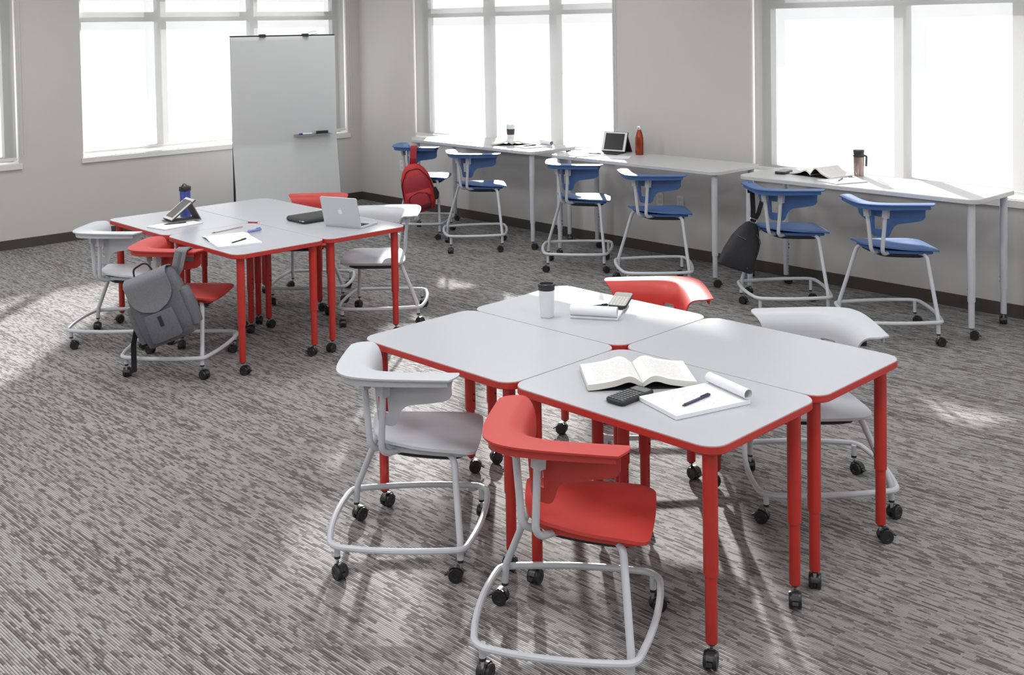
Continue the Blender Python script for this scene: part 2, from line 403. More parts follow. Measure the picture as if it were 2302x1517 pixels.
# fill panels added overhead, out of view, to brighten the room
DIFF = emit('fill_diffuser', (1.0, 0.98, 0.95), 1.6)
fr_me = MB().span((-0.31, -0.62, 0), (-0.29, 0.62, 0.05)).span((0.29, -0.62, 0), (0.31, 0.62, 0.05)).span((-0.29, -0.62, 0), (0.29, -0.60, 0.05)).span((-0.29, 0.60, 0), (0.29, 0.62, 0.05)).mesh('frame', TRIM)
di_me = MB().span((-0.29, -0.60, 0.012), (0.29, 0.60, 0.018)).mesh('diffuser', DIFF)
for ix in range(5):
    for iy in range(4):
        x, y = 1.6+ix*2.7, -1.6-iy*2.6
        t = thing('ceiling_fill_panel', 'added fill light panel on the ceiling, out of view', 'light', (x, y, RZ-0.055), 0, 'added ceiling fill panels')
        inst('frame', fr_me, t); inst('diffuser', di_me, t)
        ld = bpy.data.lights.new('fill_light', 'AREA'); ld.shape = 'RECTANGLE'; ld.size = 0.56; ld.size_y = 1.18; ld.energy = CEIL*(0.70 if iy == 0 else 1.15)*(0.75 if ix == 0 else 1.0); ld.color = (0.975, 0.985, 1.0)
        lo = bpy.data.objects.new('fill_lamp', ld); COL.objects.link(lo); lo.parent = t; lo.location = (0, 0, 0.008)

# ------------------------------------------------------------------ casters
def caster_mesh(r, top, lever=True):
    m = MB()
    m.lathe([(0.0065, r*1.35), (0.0065, top), ], 10, mi=1)
    m.lathe([(0.012, top-0.012), (0.012, top-0.002)], 12, mi=0)
    off = 0.018; W = 0.016
    for sx in (-1, 1):
        x0 = sx*0.006; prof = [(r*0.35, 0), (r*0.9, 0), (r, 0.003), (r, W-0.004), (r*0.93, W), (r*0.45, W), (r*0.40, W-0.002), (0.001, W-0.002)]
        R = [[(x0+sx*h, off+q*math.cos(2*PI*a/22), r+q*math.sin(2*PI*a/22)) for a in range(22)] for q, h in prof]
        m.rings(R, 0)
    # hood over the wheels
    H = []
    for k in range(9):
        a = math.radians(20+k*150/8); y, z = off+(r+0.004)*math.cos(a), r+(r+0.004)*math.sin(a)
        H.append((y, z))
    m.sheet(lambda i, j: (-0.012+0.024*j, off+(H[i][0]-off)*1.0, H[i][1]), 9, 2)
    m.box((0, off*0.5, r*1.45), (0.022, 0.026, r*0.8))
    m.box((0, off, r), (0.011, r*1.3, r*1.3))
    if lever: m.box((0, off+r+0.008, r*1.05), (0.020, 0.014, 0.005), 0, Matrix.Rotation(-0.5, 3, 'X'))
    return m.mesh('caster', [BLACK, CHROME], 40)
CASTER = caster_mesh(0.0275, 0.084); CASTER_T = caster_mesh(0.028, 0.080)

# ------------------------------------------------------------------ tables
def make_table(label, group, lx, ly, H, step, top, edge, leg, radius=0.072, inset=0.067, name='classroom_table', cat='table'):
    t = thing(name, label, cat, (0, 0, 0), 0, group)
    MB().prism(rrect(lx-0.003, ly-0.003, radius-0.0015, 7), H-0.006, H, 0.0012).build('tabletop', top, t)
    MB().prism(rrect(lx, ly, radius, 7), H-0.030, H-0.0022, 0.003).build('edge_band', edge, t)
    up = MB().lathe([(0.024, step), (0.0245, step+0.004), (0.0245, H-0.034), (0.040, H-0.034), (0.042, H-0.031), (0.040, H-0.0295)], 20).mesh('leg', leg)
    low = MB().lathe([(0.0195, 0.076), (0.020, 0.078), (0.020, step+0.03)], 18).mesh('lower_tube', leg)
    sc_me = MB()
    for z in (step+0.045, step+0.075):
        sc_me.tube([(0.020, 0, z), (0.0275, 0, z)], 0.0045, 8)
    for k in range(6): sc_me.tube([(0.0195, 0, step-0.02-k*0.025), (0.0203, 0, step-0.02-k*0.025)], 0.003, 8)
    sc_me = sc_me.mesh('height_screws', BLACKM)
    for sx in (-1, 1):
        for sy in (-1, 1):
            L = inst('leg', up, t, (sx*(lx/2-inset), sy*(ly/2-inset), 0))
            inst('lower_tube', low, L); inst('height_screws', sc_me, L, (0, 0, 0), 0.0 if sx < 0 else PI)
            inst('caster', CASTER_T, L, (0, 0, 0), random.uniform(-PI, PI))
    return t
A_, B_ = 0.9153, 0.6445
FC = (7.958, -4.2726, 0.0342); LC = (4.1937, -3.836, 0.0102)
rt = make_table('', 'red edged tables pushed together in fours', A_-0.003, B_-0.003, 0.74, 0.296, TOPM, REDEDGE, RED)
ftab = []
labs_f = ['empty grey table with red edge behind the light grey chair in the foreground', 'grey table with red edge holding the open book and black calculator', 'grey table with red edge holding the white tumbler', 'empty grey table with red edge in front of the light grey chair at right']
labs_l = ['grey table with red edge holding the propped tablet', 'grey table with red edge holding the open ring paper and pen by the grey backpack', 'empty grey table with red edge in front of the whiteboard', 'grey table with red edge holding the laptop']
first = True
for (cx, cy, rot), labs, dz in ((FC, labs_f, 0.0), (LC, labs_l, 0.0)):
    for k, (i, j) in enumerate([(-1, -1), (1, -1), (-1, 1), (1, 1)]):
        o = rt if first else copy_tree(rt); first = False
        x, y = i*(A_/2), j*(B_/2)
        place(o, (cx+math.cos(rot)*x-math.sin(rot)*y, cy+math.sin(rot)*x+math.cos(rot)*y, dz), rot, labs[k])
        for L in o.children:
            if L.name.startswith('leg'):
                for q in L.children:
                    if q.name.startswith('caster'): q.rotation_euler.z = random.uniform(-PI, PI)
wt = make_table('', 'white standing-height tables along the window wall', 1.83, 0.622, 0.915, 0.246, TOPW, TOPW, GREYF, name='standing_table')
for k, (x, y, lab) in enumerate([(2.835, -0.43, 'white standing-height table under the window nearest the corner, with the paper cup'), (4.920, -0.457, 'white standing-height table in the middle, with the orange bottle'), (6.960, -0.478, 'white standing-height table farthest right, with the copper travel mug')]):
    o = wt if k == 0 else copy_tree(wt)
    place(o, (x, y, 0), 0.004, lab)

# ------------------------------------------------------------------ chairs
def lerp(tab, x):
    for (x0, y0), (x1, y1) in zip(tab, tab[1:]):
        if x <= x1: return y0+(y1-y0)*(x-x0)/(x1-x0)
    return tab[-1][1]
def make_chair(name, label, cat, group, col, dz, ring_z):
    t = thing(name, label, cat, (0, 0, 0), 0, group)
    # --- seat: rounded square standing on its corner, front edges rolled down
    out = bowed([(0, -0.145), (0.325, 0.075), (0, 0.395), (-0.325, 0.075)], [0.12, 0.050, 0.070, 0.050], 0.012)
    cx, cy = 0.0, 0.115; zs = 0.460+dz
    def zseat(x, y, s):
        z = zs-0.010*(1-s*s)
        e1 = max(0.0, (x*0.70+y*0.71-0.19)/0.085); e2 = max(0.0, (-x*0.70+y*0.71-0.19)/0.085)
        z -= 0.011*min(1.3, e1)**2+0.011*min(1.3, e2)**2
        if y < 0.0: z += 0.016*(y/0.13)**2
        return z
    R = []
    for k in range(9):
        s = 0.02+0.98*(k/8)**0.85
        R.append([(cx+(x-cx)*s, cy+(y-cy)*s, zseat(cx+(x-cx)*s, cy+(y-cy)*s, s)) for x, y in out])
    m = MB(); n = len(out); V = [p for r in R for p in r]; Fc = [tuple(range(n))]
    for i in range(8):
        for a in range(n): b = (a+1) % n; Fc.append((i*n+a, (i+1)*n+a, (i+1)*n+b, i*n+b))
    Fc[0] = tuple(range(n)); m.add(V, Fc)
    m.build('seat', col, t, 60, solid=0.011, soff=-1)
    sub = [(cx+(x-cx)*0.86, 0.10+(y-0.10)*0.84) for x, y in out]
    sub2 = [(cx+(x-cx)*0.74, 0.10+(y-0.10)*0.74) for x, y in out]
    MB().prism(sub, 0.420+dz, 0.4405+dz, 0.002).build('seat_support', col, t)
    sub3 = [(x*0.62, 0.10+(y-0.10)*0.62) for x, y in out]
    MB().rings([[(x, y, 0.388+dz) for x, y in sub3], [(x, y, 0.402+dz) for x, y in sub2], [(x, y, 0.420+dz) for x, y in sub2]]).build('seat_tray', BLACKM, t)
    # --- backrest shell
    xs = [0, .018, .036, .047, .058, .065, .073, .083, .095, .107, .120, .135, .150, .168, .186, .203, .216, .226, .232]
    xs = [-x for x in reversed(xs[1:])]+xs
    zb = [(0, .528), (.047, .528), (.058, .536), (.065, .550), (.073, .575), (.083, .596), (.095, .609), (.107, .616), (.135, .621), (.168, .626), (.203, .633), (.216, .638), (.226, .647), (.232, .660)]
    ZW = .688
    rows = [.528, .540, .553, .567, .580, .608, .636, .662, ZW]
    yin = lambda x: -0.125+math.hypot(1.05*x, 0.09)-0.09
    def outp(tt):
        x = 0.326*tt; return x, -0.300+math.hypot(1.10*x, 0.12)-0.12
    def rim(x, f, z):
        tt = x/0.232; y = yin(x); ox, oy = outp(tt); bl = 4*f*(1-f)*abs(tt)**3*0.036
        return (x+(ox-x)*f+math.copysign(0.6, x)*bl, y+(oy-y)*f+0.8*bl, z+dz)
    def fn(i, j):
        x = xs[i]; tt = x/0.232; y = yin(x); b0 = lerp(zb, abs(x))
        if j < len(rows):
            z = b0+(rows[j]-.528)/(ZW-.528)*(ZW-b0)
            return (x, y+0.012*((.70-z)/.17)**1.5, z+dz)
        k = j-len(rows)+1
        rise = 0.008*(1-abs(tt))
        if k <= 7:
            ph = k/7*PI/2; f = 0.44*(1-math.cos(ph)); z = ZW+(.757-ZW+rise*0.5)*math.sin(ph)
        else:
            q = (k-7)/4; f = 0.44+0.56*q; z = .757+rise*(0.5+0.5*q)
            if k == 11: z -= 0.003
        return rim(x, f, z)
    NV = len(rows)+11
    def skip(i, j):
        return abs(xs[i]) < .037 and abs(xs[i+1]) < .037 and 4 <= j < 7
    bk = MB(); bk.sheet(fn, len(xs), NV, 0, skip)
    # lip under the ledge
    ts = [-0.95+1.9*k/32 for k in range(33)]
    def lip(i, j):
        return rim(0.232*ts[i], 0.89 if j == 0 else 0.86, .757+0.007*(1-abs(ts[i])) if j == 0 else .727)
    bk.sheet(lip, 33, 2)
    bk.build('backrest', col, t, 60, solid=0.007, soff=0)
    # --- uprights
    for sx in (-1, 1):
        pth = fillet([(sx*.030, 0.06, .418+dz), (sx*.036, -0.150, .424+dz), (sx*.067, -0.156, .725+dz)], [0, .045, 0], 8)
        u = MB().tube(pth, 0.0128, 12).build('upright', GREYF, t)
        MB().ribbon([(sx*.0620, -0.153, .662+dz), (sx*.0650, -0.153, .690+dz), (sx*.0680, -0.153, .726+dz)], (1, 0, 0), 0.036, 0.034).build('collar', GREYF, u)
    # --- legs, foot ring, casters
    for sx in (-1, 1):
        pth = fillet([(sx*.08, .050, .421+dz), (sx*.238, .046, .425+dz), (sx*.342, -.014, ring_z+0.02), (sx*.346, -.018, .082)], [0, .05, .05, 0], 7)
        L = MB().tube(pth, 0.0130, 12).build('leg', GREYF, t)
        inst('caster', CASTER, L, (sx*.346, -.018, 0), random.uniform(-PI, PI))
    ring = bowed([(0, -0.368), (0.372, -0.02), (0, 0.412), (-0.372, -0.02)], [0.075, 0.045, 0.075, 0.045], 0.026, 8, 6)
    MB().tube([(x, y, ring_z) for x, y in ring], 0.0122, 10, closed=True).build('foot_ring', GREYF, t)
    for y in (-0.335, 0.378):
        q = MB().tube([(0, y, .082), (0, y, ring_z)], 0.0118, 12).build('caster_post', GREYF, t)
        inst('caster', CASTER, q, (0, y, 0), random.uniform(-PI, PI))
    return t
def spin(o):
    for L in o.children:
        for q in L.children:
            if q.name.startswith('caster'): q.rotation_euler.z = random.uniform(-PI, PI)
    return o
GW, GR, GB = 'light grey chairs on casters', 'red chairs on casters', 'tall blue stools at the white tables'
cw = make_chair('rolling_chair', '', 'chair', GW, WHITEP, 0, 0.128)
for k, (x, y, rz, lab) in enumerate([
        (7.500, -5.028, -0.018, 'light grey chair in the foreground, left of the nearest red chair'),
        (8.367, -3.470, PI+0.015, 'light grey chair on the far side of the foreground tables'),
        (3.755, -4.600, 0.0, 'light grey chair left of the chair with the grey backpack'),
        (4.589, -3.007, PI+0.017, 'light grey chair behind the open laptop')]):
    spin(place(cw if k == 0 else copy_tree(cw), (x, y, 0), rz, lab))
cr = make_chair('rolling_chair', '', 'chair', GR, REDP, 0, 0.128)
for k, (x, y, rz, lab) in enumerate([
        (8.428, -5.078, -0.150, 'red chair nearest the viewer'),
        (7.470, -3.470, PI+0.02, 'red chair behind the table with the white tumbler'),
        (4.593, -4.590, -0.011, 'red chair with a grey backpack hung on it'),
        (3.693, -3.029, PI+0.017, 'red chair between the laptop and the whiteboard')]):
    spin(place(cr if k == 0 else copy_tree(cr), (x, y, 0), rz, lab))
cb = make_chair('tall_stool', '', 'stool', GB, BLUEP, 0.14, 0.160)
for k, (x, y, rz, lab) in enumerate([
        (2.342, -0.930, -0.06, 'blue stool with the red backpack hung on it'),
        (3.209, -0.962, 0.13, 'blue stool next to the one with the red backpack'),
        (4.468, -0.900, -0.05, 'blue stool at the left end of the middle white table'),
        (5.383, -0.975, 0.06, 'blue stool behind the red chair, in front of the wall outlets'),
        (6.555, -0.935, 0.066, 'blue stool with the black bag hung on it'),
        (7.384, -1.000, 0.024, 'blue stool farthest right')]):
    spin(place(cb if k == 0 else copy_tree(cb), (x, y, 0), rz, lab))

# ------------------------------------------------------------------ small things
def at(root_name, label, cat, loc, ang, group=None):
    return thing(root_name, label, cat, loc, ang, group)
TXT = page_mat('printed_pages', (0.77, 0.765, 0.745), (0.64, 0.635, 0.62), 0.0075, 0.030, 0.165, -0.095, 0.095, 0.56)
NOTE = page_mat('handwritten_page', (0.80, 0.81, 0.86), (0.60, 0.62, 0.74), 0.013, 0.0, 0.085, -0.09, 0.07, 0.40)
def open_book(label, loc, ang, hw, dp, arch=0.034, th=0.016, group=None, asym=1.0, cover=None):
    t = at('open_book', label, 'book', loc, ang, group)
    cov = cover or BLACKM
    MB().prism(rrect(2*hw*0.97, dp*0.98, 0.003, 2), 0.0, 0.0025).build('cover', cov, t)
    N = 22
    for sx in (-1, 1):
        ar = arch*(asym if sx > 0 else 1.0)
        def zb(x):
            q = x/hw; return 0.003+ar*(math.exp(-((q-0.22)/0.20)**2)+0.42*math.exp(-((q-0.5)/0.28)**2))*min(1.0, 0.72+q/0.10)
        R = []
        for k in range(N):
            x = hw*(0.004+0.996*(k/(N-1))**1.2); thk = th*min(1.0, 0.75+x/(0.12*hw)*0.25)
            z0, z1 = zb(x), zb(x)+thk
            if k == N-1: z1 -= 0.001
            xx = sx*x
            R.append([(xx, -dp/2, z0), (xx+sx*0.0, dp/2, z0), (xx, dp/2, z1), (xx, -dp/2, z1)])
        m = MB(); V = [p for r in R for p in r]; Fc = []; mi = []
        for k in range(N-1):
            for a in range(4):
                b = (a+1) % 4; f = (k*4+a, k*4+b, (k+1)*4+b, (k+1)*4+a)
                Fc.append(f if sx < 0 else tuple(reversed(f))); mi.append(0 if a == 2 else (2 if a == 0 else 1))
        Fc.append((0, 1, 2, 3)); mi.append(1); Fc.append(tuple((N-1)*4+a for a in (3, 2, 1, 0))); mi.append(1)
        m.add(V, Fc); m.m = mi
        m.build('pages', [TXT, PAGEEDGE, cov], t, 50)
    return t
def pen(label, p0, p1, z, col, r=0.0045, group='pens', tip=True):
    a, b = Vector((*p0, z+r)), Vector((*p1, z+r)); d = b-a; L = d.length
    t = thing('pen', label, 'pen', a, math.atan2(d.y, d.x), group)
    MB().tube([(L*0.10, 0, 0), (L*0.96, 0, 0), (L, 0, 0)], [r, r, r*0.75], 10).build('barrel', col, t)
    MB().tube([(0, 0, 0), (L*0.02, 0, 0), (L*0.10, 0, 0)], [r*0.15, r*0.35, r*0.9], 10).build('tip', BLACK if tip else col, t)
    MB().box((L*0.80, 0, r*1.25), (L*0.28, r*0.8, r*0.4)).box((L*0.93, 0, r*0.9), (L*0.02, r*0.8, r)).build('clip', col, t)
    return t
def notepad(label, loc, ang, w=0.222, L=0.30, th=0.013, roll=0.0, group=None, note=NOTE, roll_end=1):
    """pad lying along local y; a page rolled over at the +y (roll_end 1) or -y end"""
    t = at('notepad', label, 'notepad', loc, ang, group)
    MB().prism(rrect(w, L, 0.002, 2), 0.0, 0.0015).build('backing_board', plain('cardboard', (0.36, 0.30, 0.24), 0.9, noise=0.1), t)
    MB().prism(rrect(w, L, 0.002, 2), 0.0015, th).build('pages', note, t)
    if roll > 0:
        s = roll_end; y0 = s*L/2; m = MB(); n = 30
        def fn(i, j):
            q = i/(n-1); a = q*2.25*PI; r = roll*(1-0.16*q)
            return ((-w/2+0.002+(w-0.004)*j), y0-s*(0.4*roll)+s*(-r*math.sin(a-0.2))*(-1)*1.0, th+0.001+roll-r*math.cos(a-0.2)*1.0)
        m.sheet(fn, n, 2).build('rolled_page', PAPER, t, 60, solid=0.0012)
    return t
def calculator(label, loc, ang, w, L, th, body, keys, screen, group='calculators', tilt=0.0, kw=5, kh=7, plate=None):
    t = at('calculator', label, 'calculator', loc, ang, group)
    if tilt: t.rotation_euler = (tilt, 0, ang)
    MB().prism(rrect(w, L, w*0.22, 5), 0.0, th, th*0.25).build('body', body, t, 45)
    if plate: MB().prism(rrect(w*0.94, L*0.95, w*0.12, 5), th-0.001, th+0.0006).build('faceplate', plate, t)
    MB().prism(rrect(w*0.80, L*0.20, 0.004, 3), th, th+0.0012).build('screen', screen, t).location = (0, L*0.32, 0)
    km = MB().prism(rrect(w*0.125, L*0.052, 0.002, 2), 0, 0.0026, 0.0006).mesh('key', keys)
    for i in range(kw):
        for j in range(kh):
            inst('key', km, t, ((i-(kw-1)/2)*w*0.165, -L*0.42+j*L*0.088, th))
    return t
def tz(c, x, y):
    return (c[0]+math.cos(c[2])*x-math.sin(c[2])*y, c[1]+math.sin(c[2])*x+math.cos(c[2])*y)
HT = 0.7402
DARKGREY = plain('dark_grey_plastic', (0.045, 0.048, 0.058), 0.4, noise=0.05)
NAVY = plain('navy_pen', (0.012, 0.016, 0.06), 0.3, noise=0.05)
SCREENG = plain('calculator_screen', (0.16, 0.19, 0.17), 0.25, noise=0.05)
KEYG = plain('grey_keys', (0.42, 0.43, 0.46), 0.5, noise=0.05)
# --- foreground tables
t = thing('tumbler', 'white travel tumbler with black lid on the foreground table', 'tumbler', (7.406, -4.150, HT))
MB().lathe([(0.029, 0), (0.031, 0.002), (0.032, 0.03), (0.0365, 0.100), (0.0368, 0.103), (0.0365, 0.106), (0.0370, 0.126)], 32).build('body', plain('white_ceramic', (0.72, 0.72, 0.76), 0.35, noise=0.01), t)
MB().lathe([(0.0375, 0.124), (0.0385, 0.126), (0.0385, 0.134), (0.0372, 0.136), (0.0390, 0.138), (0.0392, 0.150), (0.037, 0.153), (0.034, 0.152), (0.032, 0.143), (0.001, 0.141)], 32).build('lid', BLACK, t)
MB().lathe([(0.0325, 0.1515), (0.0335, 0.1535), (0.036, 0.1545), (0.0375, 0.1535)], 32, caps=False).build('lid_rim', plain('dark_rim', (0.10, 0.10, 0.11), 0.25, noise=0.05), t)
open_book('thick open book with white pages on the foreground table', (8.275, -4.535, HT), math.atan2(0.77, 0.64), 0.200, 0.245, 0.022, 0.022)
calculator('black calculator beside the open book', (8.395, -4.712, HT), 0.03, 0.084, 0.184, 0.018, BLACK, plain('dark_keys', (0.17, 0.175, 0.19), 0.5, noise=0.1), SCREENG)
notepad('white writing pad with a page rolled over, on the foreground table', (8.583, -4.588, HT), math.radians(74.6-90), 0.225, 0.315, 0.015, 0.019)
pen('navy pen lying on the writing pad in the foreground', (8.611, -4.690), (8.607, -4.530), HT+0.0152, NAVY, 0.0052)
notepad('white pad with its page rolled toward the viewer, beside the tumbler', (7.513, -3.910, HT), math.radians(31.6), 0.218, 0.300, 0.012, 0.024, roll_end=-1, note=PAPER)
calculator('calculator with white keys lying on the pad beside the tumbler', (7.558, -3.815, HT+0.030), math.radians(25), 0.088, 0.140, 0.018, BLACK, plain('white_keys', (0.70, 0.70, 0.66), 0.5, noise=0.03), plain('pale_screen', (0.40, 0.40, 0.36), 0.4, noise=0.03), kw=5, kh=7, tilt=0.22, plate=plain('silver_plate', (0.42, 0.42, 0.39), 0.4, noise=0.03))
pen('short dark pen on the pad beside the tumbler', (7.470, -3.935), (7.508, -3.850), HT+0.0122, NAVY, 0.0045)
# --- left tables
notepad('pale writing pad under the propped tablet', (3.895, -4.262, HT), math.radians(100-90), 0.207, 0.312, 0.008, 0.0, note=PAPER)
t = thing('tablet', 'white framed tablet propped on a grey folding stand', 'tablet', (3.770, -4.180, HT+0.0085), math.radians(-4))
STANDG = plain('grey_stand_fabric', (0.16, 0.155, 0.15), 0.8, noise=0.15, nscale=200, bump=0.2)
MB().prism(rrect(0.155, 0.225, 0.006, 3), 0, 0.005, 0.001).build('stand_base', STANDG, t).location = (0.01, 0.02, 0)
Rt = Matrix.Rotation(math.radians(36), 3, 'X')
MB().box((0, 0.012, 0.075), (0.150, 0.215, 0.008), 0, Rt).build('case_back', plain('dark_case', (0.05, 0.05, 0.05), 0.6, noise=0.1), t)
MB().box((0, 0.008, 0.081), (0.145, 0.210, 0.007), 0, Rt).build('tablet_frame', plain('white_tablet', (0.68, 0.68, 0.67), 0.3, noise=0.02), t)
MB().box((0, 0.0055, 0.0847), (0.118, 0.172, 0.0012), 0, Rt).build('screen', plain('grey_screen', (0.14, 0.135, 0.125), 0.2, noise=0.02), t)
MB().box((0, 0.102, 0.066), (0.150, 0.150, 0.005), 0, Matrix.Rotation(math.radians(-62), 3, 'X')).build('stand_leg', STANDG, t)
pen('black pen in front of the propped tablet', (3.865, -4.330), (3.905, -4.185), HT+0.0085, BLACK, 0.0042)
t = thing('water_bottle', 'blue water bottle with black lid behind the propped tablet', 'bottle', (3.60, -4.04, HT))
BLUEG = plain('blue_translucent', (0.06, 0.09, 0.36), 0.12, noise=0.35, nscale=45)
MB().lathe([(0.036, 0), (0.038, 0.003), (0.0385, 0.06), (0.0365, 0.10), (0.0375, 0.185)], 28).build('body', BLUEG, t)
MB().lathe([(0.040, 0.183), (0.042, 0.186), (0.042, 0.212), (0.040, 0.216), (0.034, 0.217), (0.030, 0.213), (0.001, 0.213)], 28).build('lid', BLACK, t)
MB().tube([(0.034*math.cos(a), 0.0, 0.216+0.016*math.sin(a)) for a in [k*PI/10 for k in range(11)]], 0.004, 8).build('carry_loop', DARKGREY, t)
t = thing('ring_paper', 'open punched writing paper with a pen on it, at the left tables', 'notebook', (4.675, -4.262, HT), math.radians(-13.6))
HOLE = plain('hole_shadow', (0.10, 0.10, 0.11), 0.9, noise=0.05)
pg = MB().prism(rrect(0.225, 0.275, 0.002, 2), 0.0, 0.012).build('page_stack', NOTE, t); pg.location = (0.113, 0, 0)
pg2 = MB().sheet(lambda i, j: (-0.225+0.225*i/7, -0.13+0.27*j, 0.003+0.010*math.sin(i/7*PI)**2), 8, 2).build('turned_page', PAPER, t, 60, solid=0.003)
for y in (-0.09, 0.0, 0.09): MB().lathe([(0.0035, 0.0121), (0.0035, 0.0126)], 8, (0.012, y, 0)).build('punch_hole', HOLE, t)
pen('black pen lying on the open punched paper', (4.822, -4.340), (4.764, -4.205), HT+0.0125, BLACK, 0.004)
PINK = plain('pink_pencil', (0.55, 0.36, 0.35), 0.5, noise=0.05); LBLUE = plain('pale_blue_marker', (0.22, 0.26, 0.60), 0.4, noise=0.15, nscale=60)
pen('thin pink pencil beyond the open punched paper', (4.364, -4.235), (4.304, -3.973), HT, PINK, 0.0032)
pen('pale blue marker at the corner of the open punched paper', (4.545, -4.075), (4.530, -3.965), HT+0.004, LBLUE, 0.0095, tip=False)
t = thing('laptop_sleeve', 'dark padded laptop sleeve beside the open laptop', 'sleeve', (4.418, -3.475, HT), 0.02)
SLV = plain('sleeve_fabric', (0.050, 0.050, 0.050), 0.75, noise=0.25, nscale=60, bump=0.3, bscale=400)
MB().prism(rrect(0.235, 0.335, 0.022, 5), 0.0, 0.034, 0.010).build('body', SLV, t, 60)
MB().tube([(x*1.004, y*1.004, 0.018) for x, y in rrect(0.235, 0.335, 0.022, 5)], 0.0022, 6, closed=True).build('zipper', BLACK, t)
MB().box((0.105, -0.170, 0.020), (0.016, 0.010, 0.008)).box((0.078, -0.172, 0.020), (0.014, 0.006, 0.006)).build('zipper_pull', CHROME, t)
# laptop
t = thing('laptop', 'open silver laptop with its lid toward the viewer', 'laptop', (4.790, -3.425, HT), math.radians(20.6))
ALU = plain('aluminium', (0.60, 0.61, 0.64), 0.35, metal=0.35, noise=0.01)
MB().prism(rrect(0.295, 0.200, 0.012, 5), 0.0, 0.013, 0.002).build('base', ALU, t)
MB().prism(rrect(0.262, 0.100, 0.004, 3), 0.013, 0.0136).build('keyboard', BLACKM, t).location = (0, -0.030, 0)
km = MB().prism(rrect(0.0165, 0.0155, 0.002, 2), 0, 0.0012).mesh('key', BLACK)
kb = [c for c in t.children if c.name.startswith('keyboard')][0]
for i in range(13):
    for j in range(5): inst('key', km, kb, (-0.120+i*0.020, -0.038+j*0.019, 0.0136))
MB().prism(rrect(0.090, 0.055, 0.004, 3), 0.013, 0.0134).build('trackpad', plain('trackpad', (0.5, 0.51, 0.53), 0.35, noise=0.01), t).location = (0, 0.062, 0)
lid = MB().prism(rrect(0.295, 0.205, 0.012, 5), -0.0035, 0.0035, 0.0012).build('lid', ALU, t)
# lid plane: x across, local y runs up the lid, local -z is the outer face
LR = Matrix.Rotation(math.radians(90+14), 4, 'X')
lid.matrix_local = Matrix.Translation((0, -0.100, 0.010)) @ LR @ Matrix.Translation((0, 0.1025, 0))
MB().prism(rrect(0.272, 0.172, 0.003, 2), -0.0042, -0.0036).build('screen', plain('laptop_screen', (0.015, 0.015, 0.02), 0.15, noise=0.05), lid)
apple = []
for k in range(40):
    a = 2*PI*k/40; r = 0.0175*(1+0.04*math.cos(2*a))
    x, y = r*math.cos(a)*0.92, r*math.sin(a)
    if abs(a-PI/2) < 0.5: y -= 0.003*(1-abs(a-PI/2)/0.5)
    if abs(a-3*PI/2) < 0.4: y += 0.002*(1-abs(a-3*PI/2)/0.4)
    d = math.hypot(x-0.0195, y-0.002)
    if d < 0.0075: x = 0.0195-math.sqrt(max(0, 0.0075**2-(y-0.002)**2))
    apple.append((x, y))
leaf = [(0.000, 0.0190), (0.001, 0.0235), (0.0045, 0.0275), (0.0075, 0.0285), (0.007, 0.0245), (0.004, 0.0205)]
LOGO = plain('logo_white', (0.88, 0.88, 0.88), 0.25, noise=0.01)
MB().prism(apple, 0.0036, 0.0040).prism(list(reversed(leaf)), 0.0036, 0.0040).build('logo', LOGO, lid)
# --- white tables
HW = 0.9152
t = thing('paper_cup', 'white paper cup with a dark sleeve by the window', 'cup', (2.953, -0.256, HW))
MB().lathe([(0.029, 0), (0.031, 0.001), (0.0415, 0.150), (0.043, 0.152)], 28).build('cup', plain('white_cup', (0.72, 0.72, 0.73), 0.5, noise=0.01), t)
MB().lathe([(0.0362, 0.072), (0.0372, 0.073), (0.0412, 0.128), (0.0402, 0.129)], 28, caps=False).build('sleeve', plain('brown_sleeve', (0.060, 0.045, 0.037), 0.8, noise=0.1), t)
MB().lathe([(0.0445, 0.150), (0.0450, 0.154), (0.0430, 0.158), (0.0420, 0.170), (0.038, 0.173), (0.037, 0.168), (0.001, 0.168)], 28).build('lid', plain('white_lid', (0.70, 0.70, 0.71), 0.4, noise=0.01), t)
open_book('open book beside the paper cup', (3.135, -0.395, HW), math.radians(43), 0.205, 0.235, 0.024, 0.014)
notepad('pad with a rolled page on the table with the paper cup', (3.455, -0.430, HW), math.radians(-13), 0.215, 0.30, 0.010, 0.021)
pen('dark pen on the pad near the paper cup', (3.430, -0.545), (3.455, -0.390), HW+0.0102, BLACK, 0.005)
t = thing('tablet', 'tablet in a black keyboard case beside the orange bottle', 'tablet', (4.355, -0.300, HW), math.radians(10))
MB().prism(rrect(0.250, 0.165, 0.008, 4), 0.0, 0.006, 0.001).build('keyboard_base', BLACKM, t).location = (0, -0.06, 0)
km2 = MB().prism(rrect(0.0155, 0.014, 0.002, 2), 0, 0.0015).mesh('key', DARKGREY)
kb = [c for c in t.children if c.name.startswith('keyboard_base')][0]
for i in range(12):
    for j in range(4): inst('key', km2, kb, (-0.105+i*0.019, -0.040+j*0.019, 0.006))
Rt = Matrix.Rotation(math.radians(72), 3, 'X')
MB().box((0, 0.034, 0.094), (0.252, 0.182, 0.009), 0, Rt).build('case_back', BLACKM, t)
MB().box((0, 0.0275, 0.096), (0.245, 0.175, 0.007), 0, Rt).build('tablet_frame', plain('white_tablet', (0.68, 0.68, 0.67), 0.3), t)
MB().box((0, 0.0237, 0.0973), (0.198, 0.150, 0.0012), 0, Rt).build('screen', plain('dark_screen', (0.018, 0.018, 0.019), 0.25, noise=0.02), t)
MB().box((0, 0.095, 0.075), (0.240, 0.165, 0.006), 0, Matrix.Rotation(math.radians(-65), 3, 'X')).build('stand_flap', BLACKM, t)
t = thing('water_bottle', 'glossy orange bottle with a steel cap against the wall', 'bottle', (4.645, -0.275, HW))
